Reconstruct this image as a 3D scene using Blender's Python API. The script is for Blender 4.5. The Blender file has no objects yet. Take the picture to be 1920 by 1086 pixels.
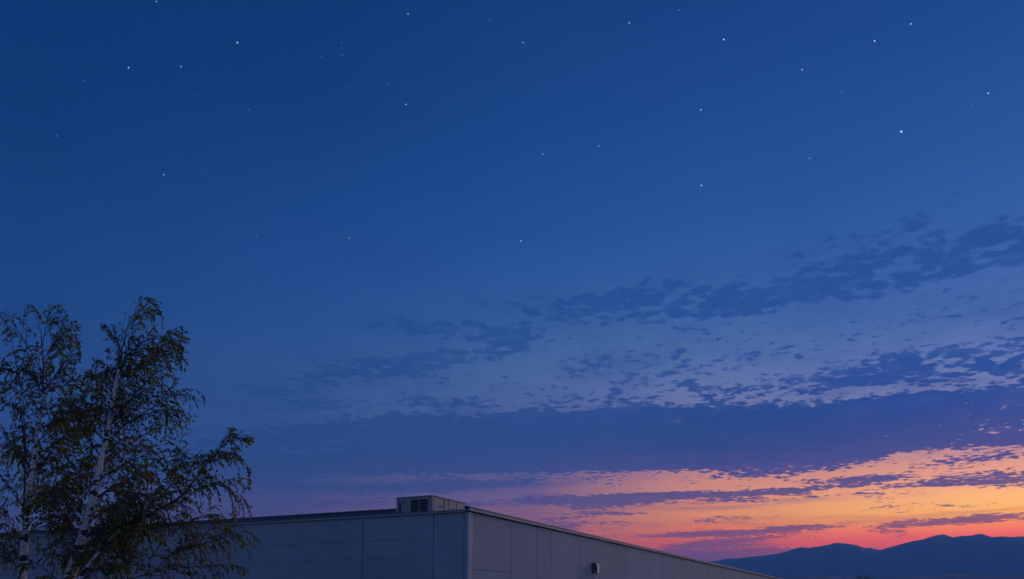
import bpy, math, random
import numpy as np
from mathutils import Vector, Matrix

random.seed(7)
R = math.radians
sc = bpy.context.scene
col = sc.collection

# ------------------------------------------------------------------ camera
W, H = 1920.0, 1086.0
TILT = R(8.0)
FH = 1514.0
F = FH * math.cos(TILT)
HORIZON = 1135.0
SHIFT = (HORIZON - H / 2 - F * math.tan(TILT)) / W
CAM = Vector((0, 0, 1.7))
cam_d = bpy.data.cameras.new('camera')
cam = bpy.data.objects.new('camera', cam_d)
col.objects.link(cam)
cam.location = CAM
cam.rotation_euler = (R(90) + TILT, 0, 0)
cam_d.sensor_width = 36
cam_d.lens = 36 * F / W
cam_d.shift_y = SHIFT
cam_d.clip_start = 0.1
cam_d.clip_end = 120000
sc.camera = cam


def pdir(px, py):
    xr = (px - W / 2) / F
    yu = (H / 2 - py + SHIFT * W) / F
    f = Vector((0, math.cos(TILT), math.sin(TILT)))
    u = Vector((0, -math.sin(TILT), math.cos(TILT)))
    return f + Vector((1, 0, 0)) * xr + u * yu


def at(px, py, Y):
    d = pdir(px, py)
    return CAM + d * (Y / d.y)


def to_px(p):
    q = p - CAM
    yf = q.y * math.cos(TILT) + q.z * math.sin(TILT)
    yu = -q.y * math.sin(TILT) + q.z * math.cos(TILT)
    return W / 2 + F * q.x / yf, H / 2 + SHIFT * W - F * yu / yf


def azel(px, py):
    d = pdir(px, py).normalized()
    return math.degrees(math.atan2(d.x, d.y)), math.degrees(math.asin(d.z))


def lin(c):
    return [(v / 255 / 12.92) if v / 255 <= 0.04045 else ((v / 255 + 0.055) / 1.055) ** 2.4 for v in c]


# ------------------------------------------------------------------ haze numbers (the air box is built after the terrain)
HAZE_DENS = 0.00016
HAZE_TOP = 748.0
HAZE_R = 12500.0
HAZE_J = (0.017, 0.038, 0.15)      # glow of the air seen through a long path

# ------------------------------------------------------------------ sky
SUN_AZ = 40.0
world = bpy.data.worlds.new('World')
sc.world = world
world.use_nodes = True
nt = world.node_tree
nt.nodes.clear()


def sock(nt, s, v):
    if isinstance(v, bpy.types.NodeSocket):
        nt.links.new(v, s)
    elif v is not None:
        s.default_value = v


class G:
    def __init__(s, nt): s.nt = nt

    def m(s, op, a, b=None, c=None, clamp=False):
        n = s.nt.nodes.new('ShaderNodeMath'); n.operation = op; n.use_clamp = clamp
        for i, v in enumerate((a, b, c)):
            if v is not None: sock(s.nt, n.inputs[i], v)
        return n.outputs[0]

    def vm(s, op, a, b=None, scale=None):
        n = s.nt.nodes.new('ShaderNodeVectorMath'); n.operation = op
        sock(s.nt, n.inputs[0], a)
        if b is not None: sock(s.nt, n.inputs[1], b)
        if scale is not None: sock(s.nt, n.inputs['Scale'], scale)
        return n.outputs['Value'] if op in ('LENGTH', 'DOT_PRODUCT') else n.outputs[0]

    def smooth(s, x, a, b, lo=0.0, hi=1.0):
        n = s.nt.nodes.new('ShaderNodeMapRange'); n.interpolation_type = 'SMOOTHSTEP'
        for k, v in zip(('Value', 'From Min', 'From Max', 'To Min', 'To Max'), (x, a, b, lo, hi)):
            sock(s.nt, n.inputs[k], v)
        return n.outputs[0]

    def linear(s, x, a, b, lo=0.0, hi=1.0):
        n = s.nt.nodes.new('ShaderNodeMapRange'); n.interpolation_type = 'LINEAR'
        for k, v in zip(('Value', 'From Min', 'From Max', 'To Min', 'To Max'), (x, a, b, lo, hi)):
            sock(s.nt, n.inputs[k], v)
        return n.outputs[0]

    def noise(s, vec, scale, detail=4, rough=0.5, dist=0.0, lac=2.0, color=False):
        n = s.nt.nodes.new('ShaderNodeTexNoise')
        sock(s.nt, n.inputs['Vector'], vec)
        n.inputs['Scale'].default_value = scale
        n.inputs['Detail'].default_value = detail
        n.inputs['Roughness'].default_value = rough
        n.inputs['Lacunarity'].default_value = lac
        n.inputs['Distortion'].default_value = dist
        return n.outputs['Color'] if color else n.outputs['Fac']

    def mix(s, f, a, b, blend='MIX'):
        n = s.nt.nodes.new('ShaderNodeMix'); n.data_type = 'RGBA'; n.blend_type = blend
        sock(s.nt, n.inputs[0], f)
        for i, v in ((6, a), (7, b)):
            if not isinstance(v, bpy.types.NodeSocket): v = tuple(v) + (1,) if len(v) == 3 else v
            sock(s.nt, n.inputs[i], v)
        return n.outputs[2]

    def ramp(s, f, stops, interp='LINEAR'):
        n = s.nt.nodes.new('ShaderNodeValToRGB'); cr = n.color_ramp; cr.interpolation = interp
        stops = sorted(stops)
        while len(cr.elements) < len(stops): cr.elements.new(0.5)
        for e, (p, c) in zip(cr.elements, stops):
            e.position = p
        for e, (p, c) in zip(cr.elements, stops):
            e.position = p; e.color = (*c, 1)
        s.nt.links.new(f, n.inputs[0])
        return n.outputs[0]

    def comb(s, x, y, z=0.0):
        n = s.nt.nodes.new('ShaderNodeCombineXYZ')
        for i, v in enumerate((x, y, z)): sock(s.nt, n.inputs[i], v)
        return n.outputs[0]

    def sep(s, v):
        n = s.nt.nodes.new('ShaderNodeSeparateXYZ'); sock(s.nt, n.inputs[0], v)
        return n.outputs


g = G(nt)
tc = nt.nodes.new('ShaderNodeTexCoord')
D = tc.outputs['Generated']
dx, dy, dz = g.sep(D)
zc = g.m('MAXIMUM', dz, 0.0)
el = g.m('MULTIPLY', g.m('ARCSINE', zc), 57.29578)
az = g.m('MULTIPLY', g.m('ARCTAN2', dx, dy), 57.29578)
hl = g.m('SQRT', g.m('ADD', g.m('MULTIPLY', dx, dx), g.m('MULTIPLY', dy, dy)))
cosd = g.m('DIVIDE', g.m('ADD', g.m('MULTIPLY', dx, math.sin(R(SUN_AZ))), g.m('MULTIPLY', dy, math.cos(R(SUN_AZ)))), g.m('MAXIMUM', hl, 1e-4))
delta = g.m('MULTIPLY', g.m('ARCCOSINE', g.m('MINIMUM', g.m('MAXIMUM', cosd, -1.0), 1.0)), 57.29578)
# plane of the cloud deck, seen in perspective
inv = g.m('DIVIDE', 1.0, g.m('ADD', zc, 0.055))
Q = g.comb(g.m('MULTIPLY', dx, inv), g.m('MULTIPLY', dy, inv), 0.0)
fel = g.m('SQRT', g.m('DIVIDE', el, 90.0))


def column(stops, x):
    """stops: list of (pixel row or ('e', elevation), srgb)"""
    out = []
    for y, c in stops:
        e = y[1] if isinstance(y, tuple) else azel(x, y)[1]
        out.append((math.sqrt(max(e, 0) / 90), lin(c)))
    return out


SKY = [
    (1860, [(1090, (190, 70, 85)), (1030, (216, 78, 62)), (1005, (228, 92, 60)), (985, (243, 126, 66)), (950, (254, 182, 104)), (925, (252, 180, 118)),
            (890, (238, 160, 130)), (850, (208, 145, 140)), (790, (152, 132, 165)), (720, (112, 120, 170)), (640, (90, 112, 172)),
            (560, (70, 102, 166)), (450, (54, 94, 160)), (317, (44, 88, 155)), (150, (36, 79, 147)), (0, (29, 71, 138)), (('e', 60), (16, 55, 115))]),
    (1320, [(1090, (130, 75, 110)), (1050, (150, 78, 110)), (1020, (186, 82, 92)), (1000, (204, 100, 90)), (965, (212, 132, 101)), (930, (206, 132, 113)),
            (900, (196, 130, 124)), (860, (158, 118, 140)), (815, (114, 108, 152)), (740, (100, 112, 162)), (677, (80, 106, 161)),
            (600, (62, 97, 157)), (500, (48, 89, 152)), (417, (40, 83, 150)), (200, (30, 72, 136)), (0, (23, 63, 128)), (('e', 60), (14, 52, 112))]),
    (1000, [(1090, (110, 75, 112)), (1035, (148, 80, 104)), (1000, (142, 86, 113)), (960, (120, 86, 123)), (930, (104, 87, 130)), (895, (92, 86, 134)),
            (850, (78, 88, 140)), (800, (76, 94, 148)), (740, (76, 99, 153)), (677, (66, 97, 152)), (600, (52, 89, 150)),
            (500, (40, 83, 148)), (417, (33, 78, 145)), (200, (25, 67, 130)), (0, (20, 60, 120)), (('e', 60), (12, 48, 106))]),
    (560, [(1090, (70, 64, 105)), (990, (68, 66, 117)), (945, (66, 70, 122)), (915, (56, 70, 126)), (870, (48, 73, 128)), (800, (48, 78, 135)),
           (700, (48, 80, 139)), (600, (38, 77, 139)), (500, (32, 72, 137)), (400, (27, 69, 132)), (200, (18, 59, 119)), (0, (14, 54, 114)), (('e', 60), (11, 45, 102))]),
    (20, [(1090, (50, 55, 98)), (990, (50, 60, 108)), (930, (46, 64, 116)), (850, (42, 68, 124)), (720, (36, 68, 128)), (560, (28, 66, 126)),
          (400, (22, 63, 122)), (200, (15, 56, 115)), (0, (12, 52, 112)), (('e', 60), (11, 44, 100))]),
]
FARSKY = [(('e', 0), (80, 96, 138)), (('e', 6), (86, 104, 148)), (('e', 12), (78, 102, 152)), (('e', 22), (58, 90, 152)), (('e', 38), (34, 74, 144)), (('e', 70), (17, 57, 124))]
RIGHTSKY = [(('e', 0), (125, 102, 122)), (('e', 5), (165, 136, 150)), (('e', 10), (150, 145, 178)), (('e', 18), (118, 140, 188)), (('e', 28), (86, 126, 184)), (('e', 45), (52, 100, 166)), (('e', 60), (26, 70, 136))]
CLD = [
    (1860, [(1030, (168, 80, 96)), (1000, (150, 80, 108)), (975, (138, 84, 114)), (930, (110, 84, 126)), (900, (98, 80, 130)), (850, (78, 76, 138)),
            (800, (60, 72, 140)), (740, (44, 72, 145)), (680, (42, 74, 148)), (560, (46, 82, 150)), (450, (38, 76, 144)), (350, (38, 80, 148)), (0, (27, 66, 132))]),
    (1320, [(1050, (88, 68, 122)), (1015, (118, 76, 118)), (960, (104, 76, 122)), (920, (82, 74, 128)), (880, (62, 70, 134)),
            (830, (40, 68, 130)), (780, (36, 68, 134)), (700, (46, 78, 146)), (560, (38, 77, 145)), (0, (22, 60, 125))]),
    (1000, [(1030, (100, 70, 118)), (960, (84, 73, 124)), (930, (68, 72, 128)), (890, (54, 70, 130)), (845, (42, 70, 132)), (790, (38, 70, 134)),
            (720, (42, 76, 140)), (640, (38, 76, 140)), (0, (18, 56, 118))]),
    (560, [(960, (62, 68, 120)), (900, (46, 68, 124)), (850, (38, 67, 125)), (740, (37, 70, 130)), (600, (31, 69, 131)), (0, (13, 52, 112))]),
    (20, [(990, (44, 58, 106)), (850, (36, 62, 118)), (600, (27, 62, 122)), (0, (12, 50, 110))]),
]


# azimuth with its seam far behind the camera
azs = nt.nodes.new('ShaderNodeMath'); azs.operation = 'WRAP'
nt.links.new(az, azs.inputs[0]); azs.inputs[1].default_value = 240; azs.inputs[2].default_value = -120
azs = azs.outputs[0]


def field(cols):
    """cols: list of (azimuth in degrees or pixel column, stops), from the left round to the right"""
    prev, pa = None, None
    for x, stops in cols:
        isaz = isinstance(x, tuple)
        c = g.ramp(fel, column(stops, 960 if isaz else x))
        a = x[1] if isaz else azel(x, 900)[0]
        prev = c if prev is None else g.mix(g.smooth(azs, pa, a) if isaz or pa < -60 else g.linear(azs, pa, a), prev, c)
        pa = a
    return prev


clear = field([(('a', -110), FARSKY)] + SKY[::-1] + [(('a', 85), RIGHTSKY), (('a', 130), RIGHTSKY), (('a', 200), FARSKY)])
cloudc = field(CLD[::-1])

# soft streaks of thin high cloud that tint the glow
streak_v = g.comb(g.m('MULTIPLY', az, 0.055), g.m('MULTIPLY', el, 0.75), 3.0)
streak = g.noise(streak_v, 1.0, 6, 0.62, 0.7)
lowk = g.smooth(el, 16.0, 7.0)
clear = g.mix(g.m('MULTIPLY', g.m('MULTIPLY', g.smooth(streak, 0.50, 0.76), 0.55), lowk), clear, cloudc)
clear = g.mix(g.m('MULTIPLY', g.m('MULTIPLY', g.smooth(streak, 0.46, 0.25), 0.30), lowk), clear, g.mix(1.0, clear, (1.22, 1.12, 0.92), 'MULTIPLY'))

veil = g.noise(Q, 2.1, 5, 0.55, 0.5)
clear = g.mix(g.m('MULTIPLY', g.m('MULTIPLY', g.smooth(veil, 0.42, 0.72), 0.42), g.m('MULTIPLY', g.smooth(el, 9.0, 14.0), g.smooth(el, 34.0, 21.0))), clear, cloudc)

# where the cloud banks lie: (x, y, rx, ry, rise in degrees, amount) along the lines of sight of the photograph
BLOBS = [
    (1150, 752, 340, 30, 3, .35), (1480, 735, 330, 36, 6, .40), (1030, 570, 240, 50, 4, .30), (420, 870, 300, 90, 0, .30),
    (1780, 378, 190, 42, 14, .50), (1520, 465, 200, 28, 13, .40), (1480, 560, 280, 60, 8, .30), (1850, 590, 260, 50, 6, .2),
    (1180, 665, 280, 28, 4, .34), (1740, 580, 280, 22, 6, .30), (1260, 700, 300, 40, 4, .30),
    (1460, 884, 300, 16, 2, .55), (1840, 862, 200, 16, 3, .60), (1840, 848, 240, 24, 1, .3), (1110, 938, 190, 19, 0, 1.15), (1330, 927, 260, 9, 0, .75),
    (1500, 990, 190, 8, 1, .75), (1690, 986, 110, 14, 3, .95), (1830, 976, 130, 15, 4, .95), (1340, 1003, 240, 8, 1, .5), (1380, 1017, 170, 12, 1, .9), (1300, 1043, 300, 24, 0, 1.2),
    (950, 905, 300, 22, 1, .5), (720, 915, 340, 26, 1, .75), (1230, 1002, 200, 8, 1, .6), (740, 943, 260, 14, 1, .75), (1180, 962, 220, 8, 0, .5),
    (1500, 670, 950, 280, 7, .36), (800, 700, 700, 180, 3, .32), (1500, 930, 700, 100, 1, .20),
]
P = g.comb(az, el, 0.0)
cov = None
for (cx, cy, rx, ry, rise, amp) in BLOBS:
    a0, e0 = azel(cx, cy)
    sx = (azel(cx + 20, cy)[0] - azel(cx - 20, cy)[0]) / 40 * rx
    sy = abs(azel(cx, cy + 10)[1] - azel(cx, cy - 10)[1]) / 20 * ry
    mp = nt.nodes.new('ShaderNodeMapping'); mp.vector_type = 'TEXTURE'
    nt.links.new(P, mp.inputs['Vector'])
    mp.inputs['Location'].default_value = (a0, e0, 0)
    mp.inputs['Rotation'].default_value = (0, 0, R(rise))
    mp.inputs['Scale'].default_value = (sx, sy, 1)
    gr = nt.nodes.new('ShaderNodeTexGradient'); gr.gradient_type = 'SPHERICAL'
    nt.links.new(mp.outputs[0], gr.inputs[0])
    cov = g.m('MULTIPLY_ADD', gr.outputs['Fac'], amp * 1.25, 0.0 if cov is None else cov)
# long banks: (column, upper edge, lower edge, amount)
BANDS = [
    (.85, [(150, 815, 890, 0), (300, 805, 893, .5), (480, 800, 894, .8), (700, 778, 892, 1.2), (900, 782, 886, 1.45), (1100, 776, 884, 1.6), (1200, 767, 882, 1.6), (1440, 767, 875, 1.6), (1610, 750, 862, 1.5), (1730, 740, 844, 1.35), (1900, 722, 834, 1.15), (2100, 700, 820, .6)]),
    (.7, [(1390, 706, 718, 0), (1500, 692, 721, .50), (1640, 664, 724, .72), (1820, 646, 718, .76), (1900, 637, 714, .80), (2150, 600, 700, .5)]),
    (1.5, [(940, 575, 604, 0), (1080, 548, 604, .66), (1250, 526, 602, .86), (1400, 528, 592, .74), (1480, 502, 568, .74), (1620, 462, 558, .82), (1780, 432, 532, .84), (1900, 408, 505, .9), (2150, 380, 470, .5)]),
    (.7, [(600, 602, 610, 0), (720, 598, 618, .6), (860, 600, 640, .86), (980, 609, 644, .8), (1075, 624, 640, .0)]),
    (.7, [(330, 740, 755, 0), (480, 722, 745, .45), (600, 692, 730, .74), (720, 667, 713, .80), (850, 656, 690, .80), (950, 646, 672, .6), (1040, 640, 658, 0)]),
    (.6, [(340, 740, 775, 0), (460, 738, 772, .45), (650, 742, 768, .5), (860, 742, 760, .45), (980, 750, 764, 0)]),
    (.4, [(1440, 912, 918, 0), (1600, 894, 915, .6), (1750, 889, 914, .80), (1880, 881, 906, .66), (2050, 870, 890, 0)]),
]
facz = g.m('DIVIDE', g.m('ADD', az, 45.0), 90.0)
for soft, pts in BANDS:
    st_ = []
    for x, yt, yb, a_ in pts:
        az_, et = azel(x, yt); eb = azel(x, yb)[1]
        st_.append(((az_ + 45) / 90, (et / 50, eb / 50, a_ / 2)))
    sp = nt.nodes.new('ShaderNodeSeparateColor')
    nt.links.new(g.ramp(facz, st_), sp.inputs[0])
    top_ = g.m('MULTIPLY', sp.outputs[0], 50.0); bot_ = g.m('MULTIPLY', sp.outputs[1], 50.0)
    w1 = g.smooth(el, g.m('SUBTRACT', bot_, soft * .45), g.m('ADD', bot_, soft * .45))
    w2 = g.smooth(el, g.m('ADD', top_, soft * .8), g.m('SUBTRACT', top_, soft * .6))
    k_ = g.m('MULTIPLY', g.m('MULTIPLY', w1, w2), g.m('MULTIPLY', sp.outputs[2], 2.0))
    cov = g.m('ADD', cov, k_)
# away from the photographed part the deck simply thins out into scattered banks
cov = g.m('MINIMUM', cov, 1.7)
wv = g.noise(Q, 2.4, 3, 0.5, color=True)
Qw = g.vm('ADD', Q, g.vm('SCALE', g.vm('SUBTRACT', wv, (0.5, 0.5, 0.5)), scale=0.11))
big = g.noise(Qw, 4.2, 3, 0.5)
fine = g.noise(Qw, 19.0, 10, 0.62)
vor = nt.nodes.new('ShaderNodeTexVoronoi'); vor.feature = 'SMOOTH_F1'
vor.inputs['Smoothness'].default_value = 0.6
vor.inputs['Scale'].default_value = 22.0
vor.inputs['Detail'].default_value = 2.0
nt.links.new(Qw, vor.inputs['Vector'])
puff = g.m('SUBTRACT', 0.55, vor.outputs['Distance'])
n0 = g.m('ADD', g.m('MULTIPLY', g.m('SUBTRACT', big, 0.5), 1.0), g.m('MULTIPLY', g.m('SUBTRACT', fine, 0.5), 1.9))
n0 = g.m('ADD', n0, g.m('MULTIPLY', puff, 0.50))
# near the horizon the deck is seen edge on and draws out into long flat bars
lown = g.noise(g.comb(g.m('MULTIPLY', az, 0.13), g.m('MULTIPLY', el, 1.15), 7.0), 1.0, 9, 0.60, 0.3)
lown = g.m('ADD', g.m('MULTIPLY', g.m('SUBTRACT', lown, 0.5), 2.7), g.m('MULTIPLY', g.m('SUBTRACT', fine, 0.5), 1.5))
lm = g.smooth(el, 11.0, 6.0)
n0 = g.m('ADD', g.m('MULTIPLY', n0, g.m('SUBTRACT', 1.0, lm)), g.m('MULTIPLY', lown, lm))
field_v = g.m('ADD', g.m('MULTIPLY', n0, 3.1), g.m('SUBTRACT', g.m('MULTIPLY', cov, 2.0), 0.86))
dens = g.smooth(field_v, -0.05, g.linear(el, 8.0, 19.0, 0.50, 1.0))
core = g.smooth(field_v, 0.05, 0.7)
# high clouds far from the glow are thinner
opac = g.m('MULTIPLY', dens, g.linear(delta, 25.0, 70.0, 0.99, 0.72))
opac = g.m('MULTIPLY', opac, g.smooth(el, 32.0, 20.0, 0.55, 1.0))
body = g.mix(g.m('MULTIPLY', core, 0.55), g.mix(g.linear(el, 12.0, 18.0, 0.03, 0.12), cloudc, clear), g.mix(1.0, cloudc, (0.93, 0.95, 0.97), 'MULTIPLY'))
inner = g.noise(Qw, 5.0, 6, 0.6)
body = g.mix(g.m('MULTIPLY', g.smooth(inner, 0.46, 0.72), g.linear(el, 12.0, 18.0, 0.05, 0.30)), body, clear)
sky = g.mix(opac, clear, body)

# the sky stands behind the haze box: undo what the air between takes away and adds
sinel = g.m('MAXIMUM', dz, HAZE_TOP / HAZE_R)
tau = g.m('DIVIDE', HAZE_DENS * HAZE_TOP, sinel)
T = g.m('EXPONENT', g.m('MULTIPLY', tau, -1.0))
oneT = g.m('SUBTRACT', 1.0, T)
skyL = g.vm('SUBTRACT', sky, g.vm('SCALE', HAZE_J, scale=oneT))
skyL = g.vm('MAXIMUM', skyL, (0.0004, 0.002, 0.004))
skyL = g.vm('SCALE', skyL, scale=g.m('DIVIDE', 1.0, T))
bg = nt.nodes.new('ShaderNodeBackground')
nt.links.new(skyL, bg.inputs['Color'])
bg.inputs['Strength'].default_value = 1.0
wo = nt.nodes.new('ShaderNodeOutputWorld')
nt.links.new(bg.outputs[0], wo.inputs['Surface'])
world.cycles.sampling_method = 'MANUAL'
world.cycles.sample_map_resolution = 512

# last warm light from just above the ridge
sun_d = bpy.data.lights.new('sun', 'SUN')
sun_d.energy = 0.7
sun_d.angle = R(14)
sun_d.color = (1.0, 0.68, 0.38)
sun = bpy.data.objects.new('sun', sun_d)
col.objects.link(sun)
sdir = Vector((math.sin(R(30)) * math.cos(R(12)), math.cos(R(30)) * math.cos(R(12)), math.sin(R(12))))
sun.rotation_euler = (-sdir).to_track_quat('-Z', 'Y').to_euler()
sun.location = (30, 30, 30)

sc.view_settings.view_transform = 'Standard'
sc.view_settings.look = 'None'
sc.view_settings.exposure = 0
sc.view_settings.gamma = 1
sc.view_settings.use_curve_mapping = False
sc.render.engine = 'CYCLES'
sc.cycles.use_denoising = True
sc.cycles.max_bounces = 5
sc.cycles.volume_bounces = 1
sc.cycles.transparent_max_bounces = 8


# ------------------------------------------------------------------ helpers
def mat(name):
    m = bpy.data.materials.new(name); m.use_nodes = True
    n = m.node_tree; n.nodes.clear()
    gg = G(n)
    out = n.nodes.new('ShaderNodeOutputMaterial')
    return m, n, gg, out


def principled(n, out, **kw):
    b = n.nodes.new('ShaderNodeBsdfPrincipled')
    for k, v in kw.items():
        k = k.replace('_', ' ')
        if k == 'Base Color' and not isinstance(v, bpy.types.NodeSocket): v = (*v, 1)
        sock(n, b.inputs[k], v)
    n.links.new(b.outputs[0], out.inputs['Surface'])
    return b


def bump(n, h, strength=0.3, dist=0.02):
    b = n.nodes.new('ShaderNodeBump')
    b.inputs['Strength'].default_value = strength; b.inputs['Distance'].default_value = dist
    n.links.new(h, b.inputs['Height'])
    return b.outputs[0]


def ocoord(n):
    return n.nodes.new('ShaderNodeNewGeometry').outputs['Position']


def painted(name, base, rough, var=0.12, streaks=True, metallic=0.0):
    m, n, gg, out = mat(name)
    p = ocoord(n)
    a = gg.noise(p, 0.35, 5, 0.6)
    b = gg.noise(gg.vm('MULTIPLY', p, (6.0, 6.0, 0.35)), 1.0, 5, 0.6)
    f = gg.m('ADD', gg.m('MULTIPLY', gg.m('SUBTRACT', a, .5), var * 2), gg.m('MULTIPLY', gg.m('SUBTRACT', b, .5), var * (1.6 if streaks else 0.3)))
    # each panel comes from its own batch
    oi = n.nodes.new('ShaderNodeObjectInfo')
    f = gg.m('ADD', f, gg.m('MULTIPLY', gg.m('SUBTRACT', oi.outputs['Random'], 0.5), var * 0.45))
    k = gg.m('ADD', 1.0, f)
    c = gg.vm('SCALE', base, scale=k)
    nrm = bump(n, gg.noise(p, 0.9, 3, 0.5), 0.12, 0.05)
    principled(n, out, Base_Color=c, Roughness=rough, Metallic=metallic, Normal=nrm)
    return m


M_panel = painted('wall_panel_paint', (0.375, 0.395, 0.41), 0.7, 0.2)
M_trim = painted('pale_metal_trim', (0.40, 0.42, 0.46), 0.5, 0.08)
M_cope = painted('weathered_coping', (0.17, 0.185, 0.205), 0.6, 0.2)
M_fascia = painted('fascia_metal', (0.30, 0.32, 0.36), 0.5, 0.2)
M_up = painted('dark_upstand_metal', (0.09, 0.105, 0.13), 0.6, 0.2)
M_edge = painted('bright_coping_edge', (0.33, 0.34, 0.37), 0.5, 0.12)
M_dark = painted('joint_and_shadow_dark', (0.03, 0.03, 0.032), 0.8, 0.1)  # joints and dark parts, also the painted shade under coping and fascia
M_roof = painted('roof_membrane', (0.10, 0.10, 0.105), 0.85, 0.25, False)
M_unit = painted('unit_enamel', (0.36, 0.34, 0.33), 0.5, 0.1)
M_slat = painted('louvre_slat', (0.10, 0.095, 0.09), 0.6, 0.1)
M_pipe = painted('galvanised_pipe', (0.80, 0.78, 0.78), 0.4, 0.1)
M_hood = painted('vent_hood_metal', (0.10, 0.11, 0.12), 0.5, 0.15)
M_hoodl = painted('vent_louvre_sunset_lit', (0.38, 0.36, 0.36), 0.5, 0.1)  # paler than the hood: sunset light on this face is put into the colour


def mesh_obj(name, verts, faces, m=None, parent=None, smooth=False):
    me = bpy.data.meshes.new(name)
    me.from_pydata([tuple(v) for v in verts], [], faces)
    me.update()
    if smooth:
        me.polygons.foreach_set('use_smooth', [True] * len(me.polygons))
    o = bpy.data.objects.new(name, me)
    if m: me.materials.append(m)
    col.objects.link(o)
    if parent: o.parent = parent
    return o


def tag(o, label=None, cat=None, group=None, kind=None):
    if label: o['label'] = label
    if cat: o['category'] = cat
    if group: o['group'] = group
    if kind: o['kind'] = kind
    return o


def thing(name, label, cat, loc=(0, 0, 0), rz=0.0, group=None):
    o = bpy.data.objects.new(name, None)
    o.empty_display_size = 0.3
    o.location = loc; o.rotation_euler = (0, 0, rz)
    col.objects.link(o)
    return tag(o, label, cat, group)


BOXF = [(0, 3, 2, 1), (4, 5, 6, 7), (0, 1, 5, 4), (1, 2, 6, 5), (2, 3, 7, 6), (3, 0, 4, 7)]


class MB:
    def __init__(s): s.v = []; s.f = []

    def box(s, x0, x1, y0, y1, z0, z1):
        n = len(s.v)
        s.v += [(x0, y0, z0), (x1, y0, z0), (x1, y1, z0), (x0, y1, z0), (x0, y0, z1), (x1, y0, z1), (x1, y1, z1), (x0, y1, z1)]
        s.f += [tuple(i + n for i in f) for f in BOXF]
        return s

    def bbox(s, x0, x1, y0, y1, z0, z1, b=0.01):
        """box with chamfered vertical and top edges"""
        n = len(s.v)
        b = min(b, (x1 - x0) / 3, (y1 - y0) / 3, (z1 - z0) / 3)
        def ring(i, z):
            return [(x0 + i + b, y0 + i, z), (x1 - i - b, y0 + i, z), (x1 - i, y0 + i + b, z), (x1 - i, y1 - i - b, z),
                    (x1 - i - b, y1 - i, z), (x0 + i + b, y1 - i, z), (x0 + i, y1 - i - b, z), (x0 + i, y0 + i + b, z)]
        rs = [ring(0, z0), ring(0, z1 - b), ring(b * .6, z1)]
        for r_ in rs: s.v += r_
        for k in range(2):
            for i in range(8):
                j = (i + 1) % 8
                s.f.append((n + 8 * k + i, n + 8 * k + j, n + 8 * k + 8 + j, n + 8 * k + 8 + i))
        s.f.append(tuple(n + 16 + i for i in range(8)))
        s.f.append(tuple(n + 7 - i for i in range(8)))
        return s

    def tube(s, pts, rad, sides=8, cap=True):
        n = len(s.v)
        pts = [Vector(p) for p in pts]
        k = len(pts)
        rad = rad if isinstance(rad, (list, tuple)) else [rad] * k
        ref = None
        for i, p in enumerate(pts):
            t = (pts[min(i + 1, k - 1)] - pts[max(i - 1, 0)]).normalized()
            if ref is None:
                ref = Vector((1, 0, 0)) if abs(t.x) < .8 else Vector((0, 1, 0))
            a = (ref - t * ref.dot(t)).normalized()
            ref = a
            b = t.cross(a)
            for j in range(sides):
                an = 2 * math.pi * j / sides
                s.v.append(p + (a * math.cos(an) + b * math.sin(an)) * rad[i])
        for i in range(k - 1):
            for j in range(sides):
                j2 = (j + 1) % sides
                s.f.append((n + i * sides + j, n + i * sides + j2, n + (i + 1) * sides + j2, n + (i + 1) * sides + j))
        if cap:
            s.f.append(tuple(n + sides - 1 - j for j in range(sides)))
            s.f.append(tuple(n + (k - 1) * sides + j for j in range(sides)))
        return s

    def build(s, name, m, parent=None, smooth=False):
        return mesh_obj(name, s.v, s.f, m, parent, smooth)


# ------------------------------------------------------------------ ground and terrain
m, n, gg, out = mat('ground_surface')
p = ocoord(n)
gr_ = gg.noise(p, 0.02, 6, 0.6)
asph = gg.vm('SCALE', (0.05, 0.05, 0.052), scale=gg.linear(gg.noise(p, 30.0, 3, .6), .3, .7, .7, 1.3))
grass = gg.mix(gg.noise(p, 1.5, 5, .7), (0.03, 0.045, 0.018), (0.07, 0.075, 0.03))
rr = gg.vm('LENGTH', p)
cc = gg.mix(gg.smooth(gr_, .45, .55), asph, grass)
cc = gg.mix(gg.smooth(rr, 150.0, 400.0), cc, gg.mix(gg.noise(p, .004, 6, .6), (0.04, 0.055, 0.03), (0.09, 0.08, 0.05)))
principled(n, out, Base_Color=cc, Roughness=0.9, Normal=bump(n, gg.noise(p, 40.0, 3, .6), .4, .01))
M_ground = m
gv, gf = [], []
rings = [0.01, 20, 60, 150, 400, 1000, 2500, 6000, 11500]
for r_ in rings:
    for k in range(64):
        a = 2 * math.pi * k / 64
        gv.append((r_ * math.cos(a), r_ * math.sin(a), 0))
for i in range(len(rings) - 1):
    for k in range(64):
        j = (k + 1) % 64
        gf.append((i * 64 + k, (i + 1) * 64 + k, (i + 1) * 64 + j, i * 64 + j))
tag(mesh_obj('ground', gv, gf, M_ground), kind='structure')

m, n, gg, out = mat('mountain_forest')
p = ocoord(n)
nn = gg.noise(p, 0.006, 8, 0.62)
cc = gg.mix(nn, (0.03, 0.045, 0.035), (0.10, 0.10, 0.075))
principled(n, out, Base_Color=cc, Roughness=0.95)
M_mtn = m

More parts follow.
